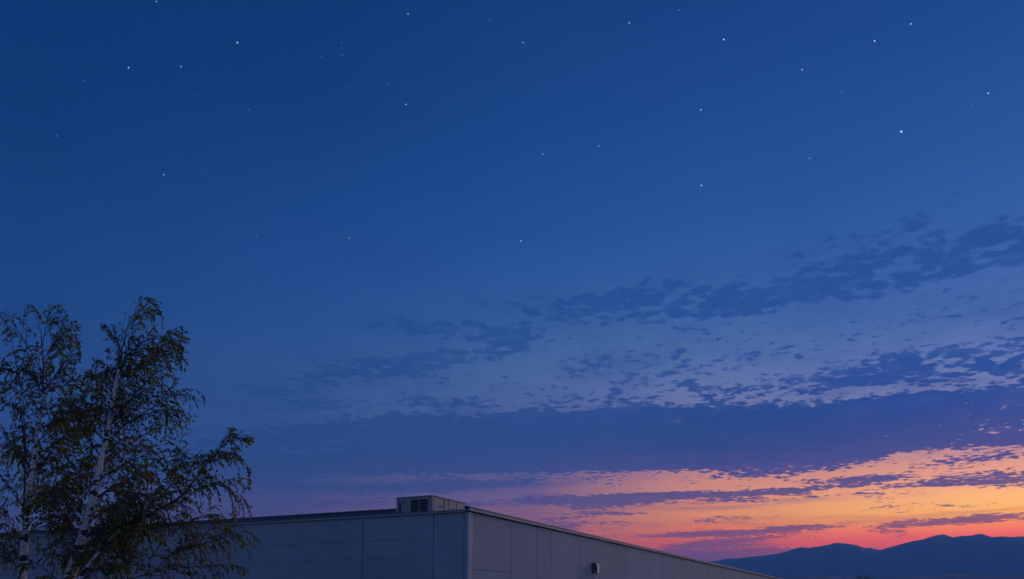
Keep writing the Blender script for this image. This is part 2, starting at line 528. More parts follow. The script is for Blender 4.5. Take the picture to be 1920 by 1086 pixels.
RIDGE = [(1250, 1062), (1300, 1057), (1332, 1053.6), (1352, 1050.5), (1371, 1047), (1384, 1047.5), (1397, 1046), (1420, 1043.5), (1445, 1040.7), (1462, 1037.5), (1481, 1033.8),
         (1495, 1029), (1506.6, 1026), (1519.6, 1027.8), (1535, 1025.5), (1558, 1022), (1567, 1018.8), (1576, 1017.6), (1592, 1019.2), (1613, 1022), (1622, 1025.6), (1629, 1027.8),
         (1637, 1026.4), (1646, 1029.5), (1655, 1031), (1666, 1028.6), (1681, 1024.8), (1700, 1019.5), (1723, 1014.2), (1740, 1011), (1752, 1007), (1766, 1003.2), (1778, 1001.7), (1788, 1004.2),
         (1797, 1007.6), (1807, 1005.8), (1816.6, 1004), (1829.5, 1004.8), (1839, 1001.6), (1849, 1000.3), (1860, 1003.4), (1871.5, 1007.3), (1881, 1006.2), (1891, 1005.4), (1904, 1007), (1920, 1006),
         (1960, 1003), (2050, 1002), (2150, 1006), (2260, 1012), (2400, 1005), (2600, 1022), (2800, 1045), (3000, 1070)]


def hash_noise(rng, n_oct=5):
    ph = [(rng.uniform(0, 6.28), rng.uniform(0, 6.28), rng.uniform(.7, 1.3), rng.uniform(-1, 1)) for _ in range(n_oct * 3)]
    def f(u, v):
        s = 0; a = 1.0; fr = 1.0; i = 0
        for o in range(n_oct):
            for q in range(3):
                p1, p2, k, l = ph[i]; i += 1
                s += a * math.sin(u * fr * k + v * fr * l + p1) * math.cos(v * fr * k - u * fr * l * .6 + p2)
            a *= .5; fr *= 2.05
        return s / 3
    return f


def terrain(name, ridge, dist, depth_f, depth_b, seed, nx=420, ny=26, rough=0.05):
    rng = random.Random(seed)
    nf = hash_noise(rng)
    xs = [q[0] for q in ridge]; ys = [q[1] for q in ridge]
    vs, fs = [], []
    for i in range(nx):
        px = xs[0] + (xs[-1] - xs[0]) * i / (nx - 1)
        py = float(np.interp(px, xs, ys)) + 0.55 * nf(px * .22, 9.1) + .3 * nf(px * 1.1, 4.0)
        d = pdir(px, HORIZON); d.z = 0
        d = d / d.y
        hgt = (HORIZON - py) / FH * dist + CAM.z
        for j in range(ny):
            t = -1 + 2 * j / (ny - 1)
            if t <= 0:
                yy = dist + t * depth_f
                prof = (1 + t) ** 1.15
            else:
                yy = dist + t * depth_b
                prof = (1 - t) ** 1.2
            pos = CAM + d * yy
            spur = nf(px * .03 + 2.0, t * 2.4) * .16 + nf(px * .11, t * 6.0) * rough
            k = min(max(prof * (1 + spur * 2.2 * (4 * prof * (1 - prof))), 0), 1.0) if abs(t) > .02 else 1.0
            edge = min(i, nx - 1 - i) / (nx * .04)
            k = min(k, 1 - abs(t) * .45)
            k *= min(1, edge) if edge < 1 else 1
            vs.append((pos.x, pos.y, hgt * k * min(1.0, yy / dist) - 0.3))
    for i in range(nx - 1):
        for j in range(ny - 1):
            a = i * ny + j
            fs.append((a, a + ny, a + ny + 1, a + 1))
    return tag(mesh_obj(name, vs, fs, M_mtn, smooth=True), kind='structure')


terrain('mountain_range', RIDGE, 8200.0, 2600.0, 1500.0, 3, 900, 27)
terrain('foothill', [(1200, 1090), (1380, 1087), (1440, 1084), (1480, 1080.5), (1530, 1080), (1580, 1083), (1640, 1086), (1680, 1083), (1720, 1079.5), (1770, 1078.5),
                     (1800, 1076.5), (1840, 1077.5), (1880, 1078.5), (1925, 1077), (2000, 1074), (2300, 1082), (2600, 1100)], 4200.0, 900.0, 700.0, 11, 300, 15)

# the evening air
hz = MB().box(-HAZE_R, HAZE_R, -HAZE_R, HAZE_R, -1.5, HAZE_TOP).build('haze', None)
m, n, gg, out = mat('evening_air')
pv = n.nodes.new('ShaderNodeVolumePrincipled')
pv.inputs['Color'].default_value = (0.22, 0.56, 1.0, 1)
pv.inputs['Density'].default_value = HAZE_DENS
pv.inputs['Anisotropy'].default_value = 0.0
n.links.new(pv.outputs[0], out.inputs['Volume'])
m.cycles.homogeneous_volume = True
hz.data.materials.append(m)
tag(hz, kind='stuff')

# ------------------------------------------------------------------ warehouse
VPR, VPL = 1679.0, -2228.0
r = Vector(((VPR - 960) / FH, 1, 0)).normalized()       # along the right wall, away
l = Vector(((VPL - 960) / FH, 1, 0)).normalized()       # along the left wall, away
CY = 45.0
c_top = at(878, 959.5, CY)
HT = c_top.z
corner = Vector((c_top.x, c_top.y, 0))
ang = math.atan2(r.y, r.x)                               # local x = r, local y = l
B = thing('warehouse', 'long low warehouse with pale grey panelled walls and metal coping', 'building', corner, ang)


def s_on(px, dirv, off=Vector((0, 0, 0))):
    """distance along dirv from the corner at which a vertical line shows at column px"""
    k = (px - 960) / FH
    c = corner + off
    return (k * c.y - c.x) / (dirv.x - k * dirv.y)


def z_on(py, px, s, dirv, off=Vector((0, 0, 0))):
    p = corner + off + dirv * s
    d = pdir(px, py)
    return CAM.z + d.z * (p.y / d.y)


zj = lambda py: at(878, py, CY).z
GAP = 0.045
LEN_R, LEN_L = 150.0, 75.0
# backing shell (what shows in the joints), roof
shell = MB().box(0.07, LEN_R, 0.07, LEN_L, 0, HT - 0.4).build('wall_core', M_dark, B)
MB().box(0.30, LEN_R - .3, 0.30, LEN_L - .3, HT - 0.397, HT - 0.25).build('roof', M_roof, B)
# right wall panels, in the plane local y = 0 (outward -y)
seams_r = [s_on(x, r) for x in (885.5, 958, 1006.7, 1034.5, 1088, 1102, 1174, 1222)]
sx = seams_r[-1]
for x in (1241, 1268, 1284, 1300, 1318, 1329, 1349, 1363, 1378):
    seams_r.append(s_on(x, r))
while seams_r[-1] < LEN_R - 8: seams_r.append(seams_r[-1] + 7.0)
seams_r.append(LEN_R)
rng = random.Random(5)


def panel(x0, x1, y0, y1, z0, z1):
    b = 0.012
    o = MB().bbox(x0, x1, y0, y1, z0, z1, b).build('wall_panel', M_panel, B)
    return o


for i in range(len(seams_r) - 1):
    a, b = seams_r[i] + GAP / 2, seams_r[i + 1] - GAP / 2
    pr = rng.uniform(0, .006)
    if i == 0:
        zz = [0.0, zj(1067.2), HT]
    else:
        zz = [0.0, HT]
    for k in range(len(zz) - 1):
        panel(a, b, -pr, 0.069, zz[k] + (0.012 if k else 0), zz[k + 1] - 0.012)
# left wall panels, plane local x = 0 (outward -x)
seams_l = [s_on(x, l) for x in (869, 811, 677, 425, 235, 60, -120, -330)]
seams_l = [v for v in seams_l if v < LEN_L - 4] + [LEN_L]
for i in range(len(seams_l) - 1):
    a, b = seams_l[i] + GAP / 2, seams_l[i + 1] - GAP / 2
    zz = [0.0, HT] if i == 0 else [0.0, zj(1096), zj(1042), zj(1007), HT]
    for k in range(len(zz) - 1):
        pr = rng.uniform(0, .007)
        panel(-pr, 0.069, a, b, zz[k] + (0.007 if k else 0), zz[k + 1] - 0.007)
# back and far walls
MB().box(LEN_R + .003, LEN_R + .1, 0, LEN_L, 0, HT).build('rear_wall', M_panel, B)
MB().box(0, LEN_R, LEN_L + .003, LEN_L + .1, 0, HT).build('rear_wall', M_panel, B)
# corner trim: a folded angle
t0 = seams_l[0] - GAP / 2
t1 = seams_r[0] - GAP / 2
MB().bbox(-0.022, t1, -0.022, t0, 0, HT - .004, 0.012).build('corner_trim', M_trim, B)
# left coping with drip lip and a dark strip coloured in as its shadow
ch = zj(955.0) - HT
cl = [0.0, s_on(677, l), s_on(455, l), s_on(210, l), s_on(-60, l), LEN_L]
for i in range(len(cl) - 1):
    a, b = cl[i] + (0.004 if i else 0.12), cl[i + 1] - 0.004
    MB().bbox(-0.10, 0.34, a, b, HT + 0.035, HT + ch, 0.02).build('coping', M_cope, B)
    MB().box(-0.115, -0.102, a, b, HT - 0.02, HT + 0.06).build('drip_edge', M_edge, B)
MB().box(0.0, 0.30, 0.0, LEN_L, HT - .39, HT + 0.034).build('coping_shadow_strip', M_dark, B)
# right fascia, taller, its underside shadow also put in as a dark strip
fh_ = zj(950.9) - HT
cr_ = [-0.16, 14.0, 28.0, 44.0, 62.0, 82.0, 104.0, 126.0, LEN_R]
for i in range(len(cr_) - 1):
    a, b = cr_[i] + (0.004 if i else 0.0), cr_[i + 1] - 0.004
    MB().bbox(a, b, -0.16, 0.118 if i == 0 else 0.118, HT + 0.045, HT + fh_ - 0.03, 0.03).build('fascia', M_fascia, B)
    MB().bbox(a, b, -0.19, 0.117, HT + fh_ - 0.028, HT + fh_ + 0.02, 0.012).build('fascia_cap', M_edge, B)
MB().box(0.0, LEN_R, 0.0 + 0.301, 0.5, HT - .24, HT + 0.03).build('fascia_shadow_strip', M_dark, B)
MB().box(0.301, LEN_R, -0.02, 0.3, HT - .002, HT + 0.044).build('fascia_shadow_strip', M_dark, B)  # dark colour stands in for shade below the fascia
# round gutter end at the corner
MB().tube([(-0.26, 0.0, HT + fh_ - .04), (-0.162, 0.0, HT + fh_ - .04)], 0.10, 14).build('gutter_end', M_dark, B, True)
# set back raised roof edge left of the rooftop unit
SB = 1.6
off = r * SB
ya = s_on(741, l, off)
zt = z_on(953.5, 739, ya, l, off)
up_l = [ya, s_on(677, l, off), s_on(455, l, off), s_on(200, l, off), s_on(-50, l, off), LEN_L - .5]
for i in range(len(up_l) - 1):
    MB().bbox(SB, SB + 9.0, up_l[i] + .006, up_l[i + 1] - .006, HT - 0.249, zt - 0.052, 0.02).build('roof_upstand', M_up, B)
    MB().bbox(SB - .05, SB + 9.05, up_l[i] + .006, up_l[i + 1] - .006, zt - 0.05, zt, 0.015).build('roof_edge_flashing', M_cope, B)

# ------------------------------------------------------------------ rooftop unit
su = 1.15
offu = r * su
y0 = s_on(808, l, offu)
y1 = s_on(739.5, l, offu)
base_z = HT - 0.25
top_z = z_on(928.3, 808, y0, l, offu)
Uc = corner + offu + l * y0
U = thing('rooftop_unit', 'boxy grey rooftop air handling unit with two dark louvres behind the roof edge', 'air handler', Uc + Vector((0, 0, base_z)), ang)
LY = y1 - y0
# length along r from the right end at column 871
k = (871.5 - 960) / FH
LX = (k * Uc.y - Uc.x) / (r.x - k * r.y)
UH = top_z - base_z
MB().bbox(0.03, LX - .03, 0.03, LY - .03, 0.10, UH - 0.05, 0.02).build('casing', M_unit, U)
MB().bbox(-0.02, LX + .02, -0.02, LY + .02, UH - 0.049, UH, 0.015).build('lid', M_unit, U)
MB().box(0.0, LX, 0.0, LY, 0.0, 0.098).build('base_rail', M_dark, U)
for (a, b) in ((0.0, 0.0), (0.0, LY - .06)):
    MB().bbox(-0.012, 0.07, b - .012, b + .07, 0.10, UH - 0.051, 0.01).build('corner_post', M_trim, U)
pxl = LY / 69.0


def uy(px): return s_on(px, l, offu) - y0


def uz(py, px): return z_on(py, px, s_on(px, l, offu), l, offu) - base_z


zb, ztp = uz(962.0, 785), uz(936.2, 785)
MB().box(0.008, 0.028, uy(800.5), uy(765), zb - .06, ztp + .05).build('louvre_surround', M_unit, U)
for (pa, pb) in ((782.4, 767.2), (799.2, 784.0)):
    ya_, yb_ = uy(pb), uy(pa)
    ya_, yb_ = min(ya_, yb_), max(ya_, yb_)
    fr = MB()
    fr.box(-0.012, 0.007, ya_ - .03, ya_, zb - .03, ztp + .03).box(-0.012, 0.007, yb_, yb_ + .03, zb - .03, ztp + .03)
    fr.box(-0.012, 0.007, ya_, yb_, ztp, ztp + .03).box(-0.012, 0.007, ya_, yb_, zb - .03, zb)
    LV = fr.build('louvre', M_unit, U)
    MB().box(0.0035, 0.0075, ya_, yb_, zb, ztp).build('louvre_opening', M_dark, LV)
    ns = 5
    for q in range(ns):
        zc_ = zb + (q + .85) * (ztp - zb) / ns
        hgt = (ztp - zb) / ns
        vs = [(-0.035, ya_, zc_ - .055), (-0.028, ya_, zc_ - .06), (0.003, ya_, zc_ + .02), (-0.004, ya_, zc_ + .025)]
        vv = vs + [(x, yb_, z) for x, _, z in vs]
        mesh_obj('slat', vv, [(0, 1, 2, 3), (7, 6, 5, 4), (0, 4, 5, 1), (1, 5, 6, 2), (2, 6, 7, 3), (3, 7, 4, 0)], M_slat, LV)
MB().box(-0.006, 0.027, uy(747.6), uy(744.8), uz(962, 746), uz(943, 746)).build('access_slot', M_dark, U)
MB().bbox(-0.06, 0.027, uy(755), uy(752.5), uz(943, 753), uz(939.8, 753), .01).build('junction_box', M_hood, U)
# doors along the right-hand face (local y = 0, outward -y)


def ux(px):
    kk = (px - 960) / FH
    return (kk * Uc.y - Uc.x) / (r.x - kk * r.y)


doors = [(810.5, 828.6), (830.6, 840), (841.6, 853), (854.2, 870.5)]
for i, (pa, pb) in enumerate(doors):
    dd = MB().bbox(ux(pa), ux(pb), -0.012 - .008 * (i % 2), 0.028, 0.16, UH - .11, .008).build('access_door', M_unit, U)
    if i != 1:
        hx = ux(pa) + (ux(pb) - ux(pa)) * (.72 if i == 0 else .45)
        MB().bbox(hx, hx + .06, -0.06, -0.021, UH * .55, UH * .55 + .16, .01).build('door_handle', M_hood, dd)
MB().bbox(ux(839.4), ux(841.4), -0.04, 0.0, 0.12, UH + .03, .01).build('lifting_post', M_unit, U)

# ------------------------------------------------------------------ vent on the right wall
s0 = s_on(1110.5, r)
vc = corner + r * s0
V = thing('wall_vent', 'small louvred metal vent hood on two pipes fixed to the long side wall', 'vent', vc, ang)
zt_ = at(1117, 1056.2, (corner + r * s0).y).z
zb_ = at(1117, 1074.0, (corner + r * s0).y).z
dp, ln = 0.42, 0.56
hood = MB()
n0_ = 0
# hood body with sloped top (profile in y/z, extruded along x)
prof = [(-.01, zb_ + .03), (-dp, zb_), (-dp, zt_ - .10), (-dp + .08, zt_), (-.01, zt_ + .03)]
vs = [(0.0, y, z) for y, z in prof] + [(ln, y, z) for y, z in prof]
k5 = len(prof)
fs = [tuple(range(k5)), tuple(reversed(range(k5, 2 * k5)))] + [(i, i + k5, (i + 1) % k5 + k5, (i + 1) % k5) for i in range(k5)]
mesh_obj('hood', vs, [tuple(reversed(f)) for f in fs], M_hood, V)
MB().bbox(-0.05, ln + .05, -0.012, -0.002, zb_ - .04, zt_ + .05, .006).build('back_plate', M_dark, V)
hh = (zt_ - zb_ - .12)
for q in range(4):
    z_ = zb_ + .04 + hh * q / 4
    vs = [(0.02, -dp - .05, z_), (0.02, -dp - .04, z_ - .012), (0.02, -dp - .001, z_ + .10), (0.02, -dp - .001, z_ + .115)]
    vv = vs + [(ln - .02, y, z) for _, y, z in vs]
    mesh_obj('louvre_blade', vv, [(3, 2, 1, 0), (4, 5, 6, 7), (1, 5, 4, 0), (2, 6, 5, 1), (3, 7, 6, 2), (0, 4, 7, 3)], M_hoodl, V)
    # ribs on the near cheek
    MB().box(-0.02, -0.001, -dp + .04, -0.05, z_ + .03, z_ + .055).build('cheek_rib', M_hood, V)
for yy in (-0.33, -0.12):
    pp = MB().tube([(ln * .45, yy, 0.0), (ln * .45, yy, zb_ + .04)], 0.055, 12).build('pipe', M_pipe, V, True)
    for zz_ in (1.2, 2.6):
        MB().tube([(ln * .45, yy, zz_), (ln * .45, yy, zz_ + .07)], 0.068, 12).build('pipe_collar', M_hood, pp, True)
for zz_ in (1.23, 2.63):
    MB().box(ln * .45 - .02, ln * .45 + .02, -0.10, -0.008, zz_, zz_ + .03).build('pipe_bracket', M_hood, V)

# ------------------------------------------------------------------ trees
m, n, gg, out = mat('birch_bark')
p = ocoord(n)
a = gg.noise(gg.vm('MULTIPLY', p, (5.0, 5.0, 26.0)), 1.0, 5, .65)
b = gg.noise(gg.vm('MULTIPLY', p, (2.2, 2.2, 4.2)), 1.0, 4, .6)
scar = gg.smooth(gg.noise(gg.vm('MULTIPLY', p, (3.0, 3.0, 7.0)), 1.0, 3, .55, 0.4), .545, .575)
dark = gg.m('MAXIMUM', gg.m('MULTIPLY', gg.smooth(a, .60, .68), .75), scar)
pale = gg.mix(b, (0.62, 0.53, 0.47), (0.84, 0.77, 0.72))
cc = gg.mix(dark, pale, (0.03, 0.026, 0.024))
principled(n, out, Base_Color=cc, Roughness=0.75, Normal=bump(n, a, .5, .02))
M_bark = m
m, n, gg, out = mat('dark_limb_bark')
p = ocoord(n)
cc = gg.mix(gg.noise(p, 9.0, 5, .6), (0.035, 0.028, 0.022), (0.12, 0.095, 0.08))
principled(n, out, Base_Color=cc, Roughness=0.85)
M_limb = m
m, n, gg, out = mat('birch_leaf')
geo = n.nodes.new('ShaderNodeNewGeometry')
isl = geo.outputs['Random Per Island']
patch = gg.noise(geo.outputs['Position'], 1.3, 3, .5)
fac = gg.m('ADD', gg.m('MULTIPLY', isl, .55), gg.m('MULTIPLY', gg.m('SUBTRACT', patch, .5), 1.9))
cc = gg.ramp(fac, [(0.0, (0.07, 0.08, 0.012)), (0.3, (0.16, 0.175, 0.015)), (0.52, (0.26, 0.24, 0.018)), (0.72, (0.45, 0.29, 0.02)), (0.9, (0.52, 0.26, 0.025))])
df = n.nodes.new('ShaderNodeBsdfPrincipled'); df.inputs['Roughness'].default_value = .55
n.links.new(cc, df.inputs['Base Color'])
tr = n.nodes.new('ShaderNodeBsdfTranslucent'); n.links.new(cc, tr.inputs[0])
mx = n.nodes.new('ShaderNodeMixShader'); mx.inputs[0].default_value = .5
n.links.new(df.outputs[0], mx.inputs[1]); n.links.new(tr.outputs[0], mx.inputs[2])
n.links.new(mx.outputs[0], out.inputs['Surface'])
M_leaf = m

SIL = [(-140, 1250), (-140, 600), (0, 584), (40, 566), (112, 570), (150, 608), (152, 668), (138, 716), (160, 684), (188, 666), (208, 690), (190, 606), (222, 604), (243, 574), (262, 551), (302, 563),
       (306, 604), (318, 612), (345, 610), (356, 640), (352, 688), (322, 728), (345, 722), (382, 733), (388, 768), (362, 786), (352, 850), (380, 848), (412, 828), (432, 798), (478, 822), (446, 850), (474, 880),
       (470, 915), (452, 928), (472, 950), (470, 990), (488, 1018), (470, 1060), (460, 1110), (470, 1250)]


def inside(px, py, poly=SIL):
    c = False
    j = len(poly) - 1
    for i in range(len(poly)):
        xi, yi = poly[i]; xj, yj = poly[j]
        if (yi > py) != (yj > py) and px < (xj - xi) * (py - yi) / (yj - yi) + xi: c = not c
        j = i
    return c


def resample(pts, step):
    out_ = [pts[0].copy()]
    for a, b in zip(pts, pts[1:]):
        L = (b - a).length
        k = max(1, int(L / step))
        for i in range(1, k + 1): out_.append(a.lerp(b, i / k))
    return out_


def smoothp(pts, it=2):
    for _ in range(it):
        q = [pts[0]]
        for a, b in zip(pts, pts[1:]):
            q += [a.lerp(b, .25), a.lerp(b, .75)]
        q.append(pts[-1]); pts = q
    return pts


CELL = .15
FULL = {}
TRUNKS = []


def crowded(p):
    key = (int(p.x // CELL), int(p.z // CELL))
    n_ = FULL.get(key, 0)
    cap = float(np.interp(p.z, [3.2, 4.6, 6.2, 8.2], [36, 36, 28, 16]))
    if n_ >= cap: return True
    for (pts_, y_) in TRUNKS:
        for a_, b_ in zip(pts_, pts_[1:]):
            if a_.z - .1 <= p.z <= b_.z + .1:
                t_ = min(max((p.z - a_.z) / max(b_.z - a_.z, 1e-4), 0), 1)
                if abs(a_.x + (b_.x - a_.x) * t_ - p.x) < (.16 if y_ > 17 else .07) and p.y < y_ + .1 and (p.x * 7919 + p.z * 104729) % 1 < .93: return True
    FULL[key] = n_ + 1
    return False


class Tree:
    def __init__(s, label, base, seed, yb):
        s.o = thing('birch_tree', label, 'tree', (base.x, base.y, 0), 0, 'birch trees in front of the warehouse')
        s.b = Vector((base.x, base.y, 0))
        s.rng = random.Random(seed)
        s.tw = MB(); s.lv = []; s.lf = []; s.yb = yb
        s.nl = 0

    def put(s, mb, name, m, smooth=True):
        mb.v = [Vector(v) - s.b for v in mb.v]
        return mb.build(name, m, s.o, smooth)

    def stem(s, pts, r0, r1, name='trunk', m=None, sides=10):
        pts = smoothp(pts, 2)
        k = len(pts)
        jit = s.rng
        pts = [p + Vector((jit.gauss(0, r0 * .06), jit.gauss(0, r0 * .06), 0)) for p in pts]
        if name == 'trunk' and m is None:
            ztop = max(p.z for p in pts)
            rad = [r1 + (r0 - r1) * max(0, 1 - max(p.z, 0) / ztop) ** 1.35 for p in pts]
            cut = max(i for i in range(k) if rad[i] > .026) + 1
            s.put(MB().tube(pts[:cut + 1], rad[:cut + 1], sides), name, M_bark)
            if cut < k - 2: s.put(MB().tube(pts[cut:], rad[cut:], 7), 'leader', M_limb)
        else:
            rad = [r0 + (r1 - r0) * (i / (k - 1)) ** .85 for i in range(k)]
            s.put(MB().tube(pts, rad, sides), name, m or M_bark)
        return pts

    def leaf(s, p, d, size):
        rg = s.rng
        d = d.normalized()
        side = d.cross(Vector((rg.gauss(0, 1), rg.gauss(0, 1), rg.gauss(0, 1))))
        if side.length < 1e-3: return
        side.normalize()
        nrm = d.cross(side)
        w = size * rg.uniform(.30, .40)
        a = p + d * size * .18
        b = p + d * size * 1.12 + nrm * size * rg.uniform(-.15, .15)
        mid = p + d * size * .52 + nrm * size * .05
        n_ = len(s.lv)
        s.lv += [a, mid + side * w, b, mid - side * w]
        s.lf += [(n_, n_ + 1, n_ + 2), (n_, n_ + 2, n_ + 3)]
        s.nl += 1

    def twig(s, p, d, L, droop):
        """hanging twig with leaves"""
        if FULL.get((int(p.x // CELL), int(p.z // CELL)), 0) > float(np.interp(p.z, [3.2, 6.2, 8.2], [34, 20, 11])): return
        rg = s.rng
        step = .045
        k = max(3, int(L / step))
        pts = [p.copy()]
        v = d.normalized()
        q = p.copy()
        for i in range(k):
            v = (v + Vector((0, 0, -droop * (.5 + i / k))) + Vector((rg.gauss(0, .05), rg.gauss(0, .05), rg.gauss(0, .03)))).normalized()
            q = q + v * (L / k)
            px, py = to_px(q)
            if not inside(px, py) and py < 1100: break
            pts.append(q.copy())
            if crowded(q): continue
            for _ in range(1 if rg.random() < .45 else 2):
                ld = v * .5 + Vector((rg.gauss(0, .38), rg.gauss(0, .38), -.75 + rg.gauss(0, .22)))
                s.leaf(q, ld, rg.uniform(.046, .078))
        if len(pts) > 2:
            s.tw.tube(pts[::2] if len(pts) > 5 else pts, [.0032 - .0015 * i / len(pts) for i in range(len(pts[::2] if len(pts) > 5 else pts))], 3, False)

    def branch(s, p, d, L, r0, dens=1.0, droop=.10, tw_len=(.18, .62)):
        rg = s.rng
        k = max(4, int(L / .09))
        pts = [p.copy()]; v = d.normalized(); q = p.copy()
        for i in range(k):
            t = i / k
            v = (v + Vector((rg.gauss(0, .06), rg.gauss(0, .06), rg.gauss(0, .04) - droop * t * 1.3))).normalized()
            q = q + v * (L / k)
            px, py = to_px(q)
            if not inside(px, py) and py < 1100: break
            pts.append(q.copy())
            if t > .12:
                nn_ = dens * (.62 if rg.random() < .9 else 1.3)
                while nn_ > 0:
                    if rg.random() < nn_:
                        dd_ = v * .9 + Vector((rg.gauss(0, .42), rg.gauss(0, .42), rg.gauss(-.05, .2)))
                        s.twig(q, dd_, rg.uniform(*tw_len), rg.uniform(.16, .42))
                    nn_ -= 1
        if len(pts) > 2:
            s.tw.tube(pts, [r0 * (1 - .8 * i / len(pts)) + .002 for i in range(len(pts))], 4, False)
        s.twig(pts[-1], v, rg.uniform(*tw_len), .2)

    def dress(s, pts, spacing, Lr, dens=1.0, start=.1, spread=.8, up=.25, r0=.007, end_scale=.45):
        """side branches along a limb"""
        rg = s.rng
        pts = resample(pts, spacing)
        k = len(pts)
        for i in range(int(k * start), k):
            t = i / max(1, k - 1)
            tg = (pts[min(i + 1, k - 1)] - pts[max(i - 1, 0)]).normalized()
            pr = Vector((rg.gauss(0, 1), rg.gauss(.55, .8), rg.gauss(0, .5)))
            pr = (pr - tg * pr.dot(tg)).normalized()
            d = tg * rg.uniform(.7, 1.1) + pr * spread * rg.uniform(.45, .85) + Vector((0, 0, up * 1.2))
            L = rg.uniform(*Lr) * (1 - (1 - end_scale) * t)
            if t > .62:
                if rg.random() < .6:
                    s.twig(pts[i], tg * .9 + pr * .7, rg.uniform(.14, .42), rg.uniform(.15, .4))
                continue
            s.branch(pts[i], d, L, r0 * (1 - .5 * t), dens * (1.1 - .5 * t))
        s.twig(pts[-1], (pts[-1] - pts[-2]), .3, .12)

    def fill(s, stem, n, lo, hi, Lr=(1.2, 2.4), el=(25, 60), spacing=.15):
        rg = s.rng
        ztop = max(p.z for p in stem)
        done = tries = 0
        while done < n and tries < n * 12:
            tries += 1
            p = stem[rg.randrange(len(stem))]
            if not (lo <= p.z / ztop <= hi): continue
            a = rg.uniform(-.5, math.pi + .5); e = R(rg.uniform(*el))
            d = Vector((math.cos(a) * math.cos(e), math.sin(a) * math.cos(e), math.sin(e)))
            L = rg.uniform(*Lr)
            pts = [p.copy()]; q = p.copy(); v = d.copy()
            for i in range(8):
                v = (v + Vector((rg.gauss(0, .05), rg.gauss(0, .05), .03 - .035 * i))).normalized()
                q = q + v * L / 8
                if not inside(*to_px(q)) and to_px(q)[1] < 1090: break
                pts.append(q.copy())
            if len(pts) < 5: continue
            pp = s.stem(pts, .009, .003, 'limb', M_limb, 5)
            s.dress(pp, spacing, (.3, .75), 1.1, .15)
            done += 1

    def finish(s):
        s.put(s.tw, 'twigs', M_limb, False)['kind'] = 'stuff'
        me_v = [v - s.b for v in s.lv]
        o = mesh_obj('foliage', me_v, s.lf, M_leaf, s.o, False)
        o['kind'] = 'stuff'
        print('leaves', s.nl, 'twig verts', len(s.tw.v))


def path(pts, Y, dy=0.0, dy0=0.0):
    k = len(pts)
    return [at(x, y, Y + dy0 + dy * i / (k - 1)) for i, (x, y) in enumerate(pts)]


def ground_ext(pts, r0):
    """continue the lowest segment to the ground"""
    a, b = pts[0], pts[1]
    d = (a - b).normalized()
    d = (d * .5 + Vector((0, 0, -.5))).normalized()
    k = (a.z + .15) / -d.z
    return [a + d * k, a + d * k * .5] + pts


# --- left birch
Y1 = 18.5
st = ground_ext(path([(40, 1092), (50, 975), (58, 900), (68, 830), (76, 775), (81, 735), (82, 690), (79, 650), (75, 612), (67, 590), (57, 576)], Y1), .1)
T1 = Tree('leftmost birch with a nearly upright pale trunk, its crown cut by the left edge', st[0], 21, Y1)
st = T1.stem(st, .137, .005); TRUNKS.append((st[2::3], Y1))
up = st[len(st) // 4:]
T1.dress(up, .11, (.5, 1.1), 1.1, .12)
lims = [
    ([(57, 905), (50, 860), (46, 810), (44, 760), (38, 720), (26, 660), (17, 618), (8, 600)], .4, .018),
    ([(79, 650), (88, 600), (98, 578), (110, 571), (119, 577)], -.3, .010),
    ([(82, 690), (100, 648), (118, 622), (134, 612), (146, 622)], .3, .011),
    ([(81, 735), (108, 700), (128, 668), (142, 650), (150, 660)], -.5, .012),
    ([(66, 840), (95, 795), (112, 762), (125, 742)], -.8, .016),
    ([(58, 900), (30, 850), (5, 800), (-25, 760)], .5, .016),
    ([(52, 960), (20, 920), (-15, 870), (-50, 840)], -.4, .018),
    ([(76, 775), (48, 735), (22, 705), (-5, 690)], -.3, .013),
    ([(82, 700), (58, 660), (38, 625), (20, 600), (4, 592)], .2, .010),
    ([(60, 890), (95, 850), (120, 820), (140, 800)], .9, .016),
    ([(50, 975), (90, 930), (120, 900), (150, 880)], .6, .016),
    ([(45, 1030), (15, 1000), (-20, 960), (-60, 930)], .7, .016),
    ([(48, 1000), (85, 985), (115, 975), (140, 950)], -.6, .014),
]
for pts, dy, rr_ in lims:
    pp = T1.stem(path(pts, Y1, dy * 1.6), rr_, .005, 'limb', M_limb, 6)
    T1.dress(pp, .11, (.35, .85), 1.15, .15)
T1.fill(st, 16, .25, .9)
# thin second stem
pp = T1.stem(path([(46, 1060), (44, 990), (46, 920), (47, 860), (44, 815), (40, 770)], Y1, .3, .35), .032, .012, 'trunk', M_limb, 7)
T1.dress(pp, .22, (.3, .8), .8, .3)
T1.finish()

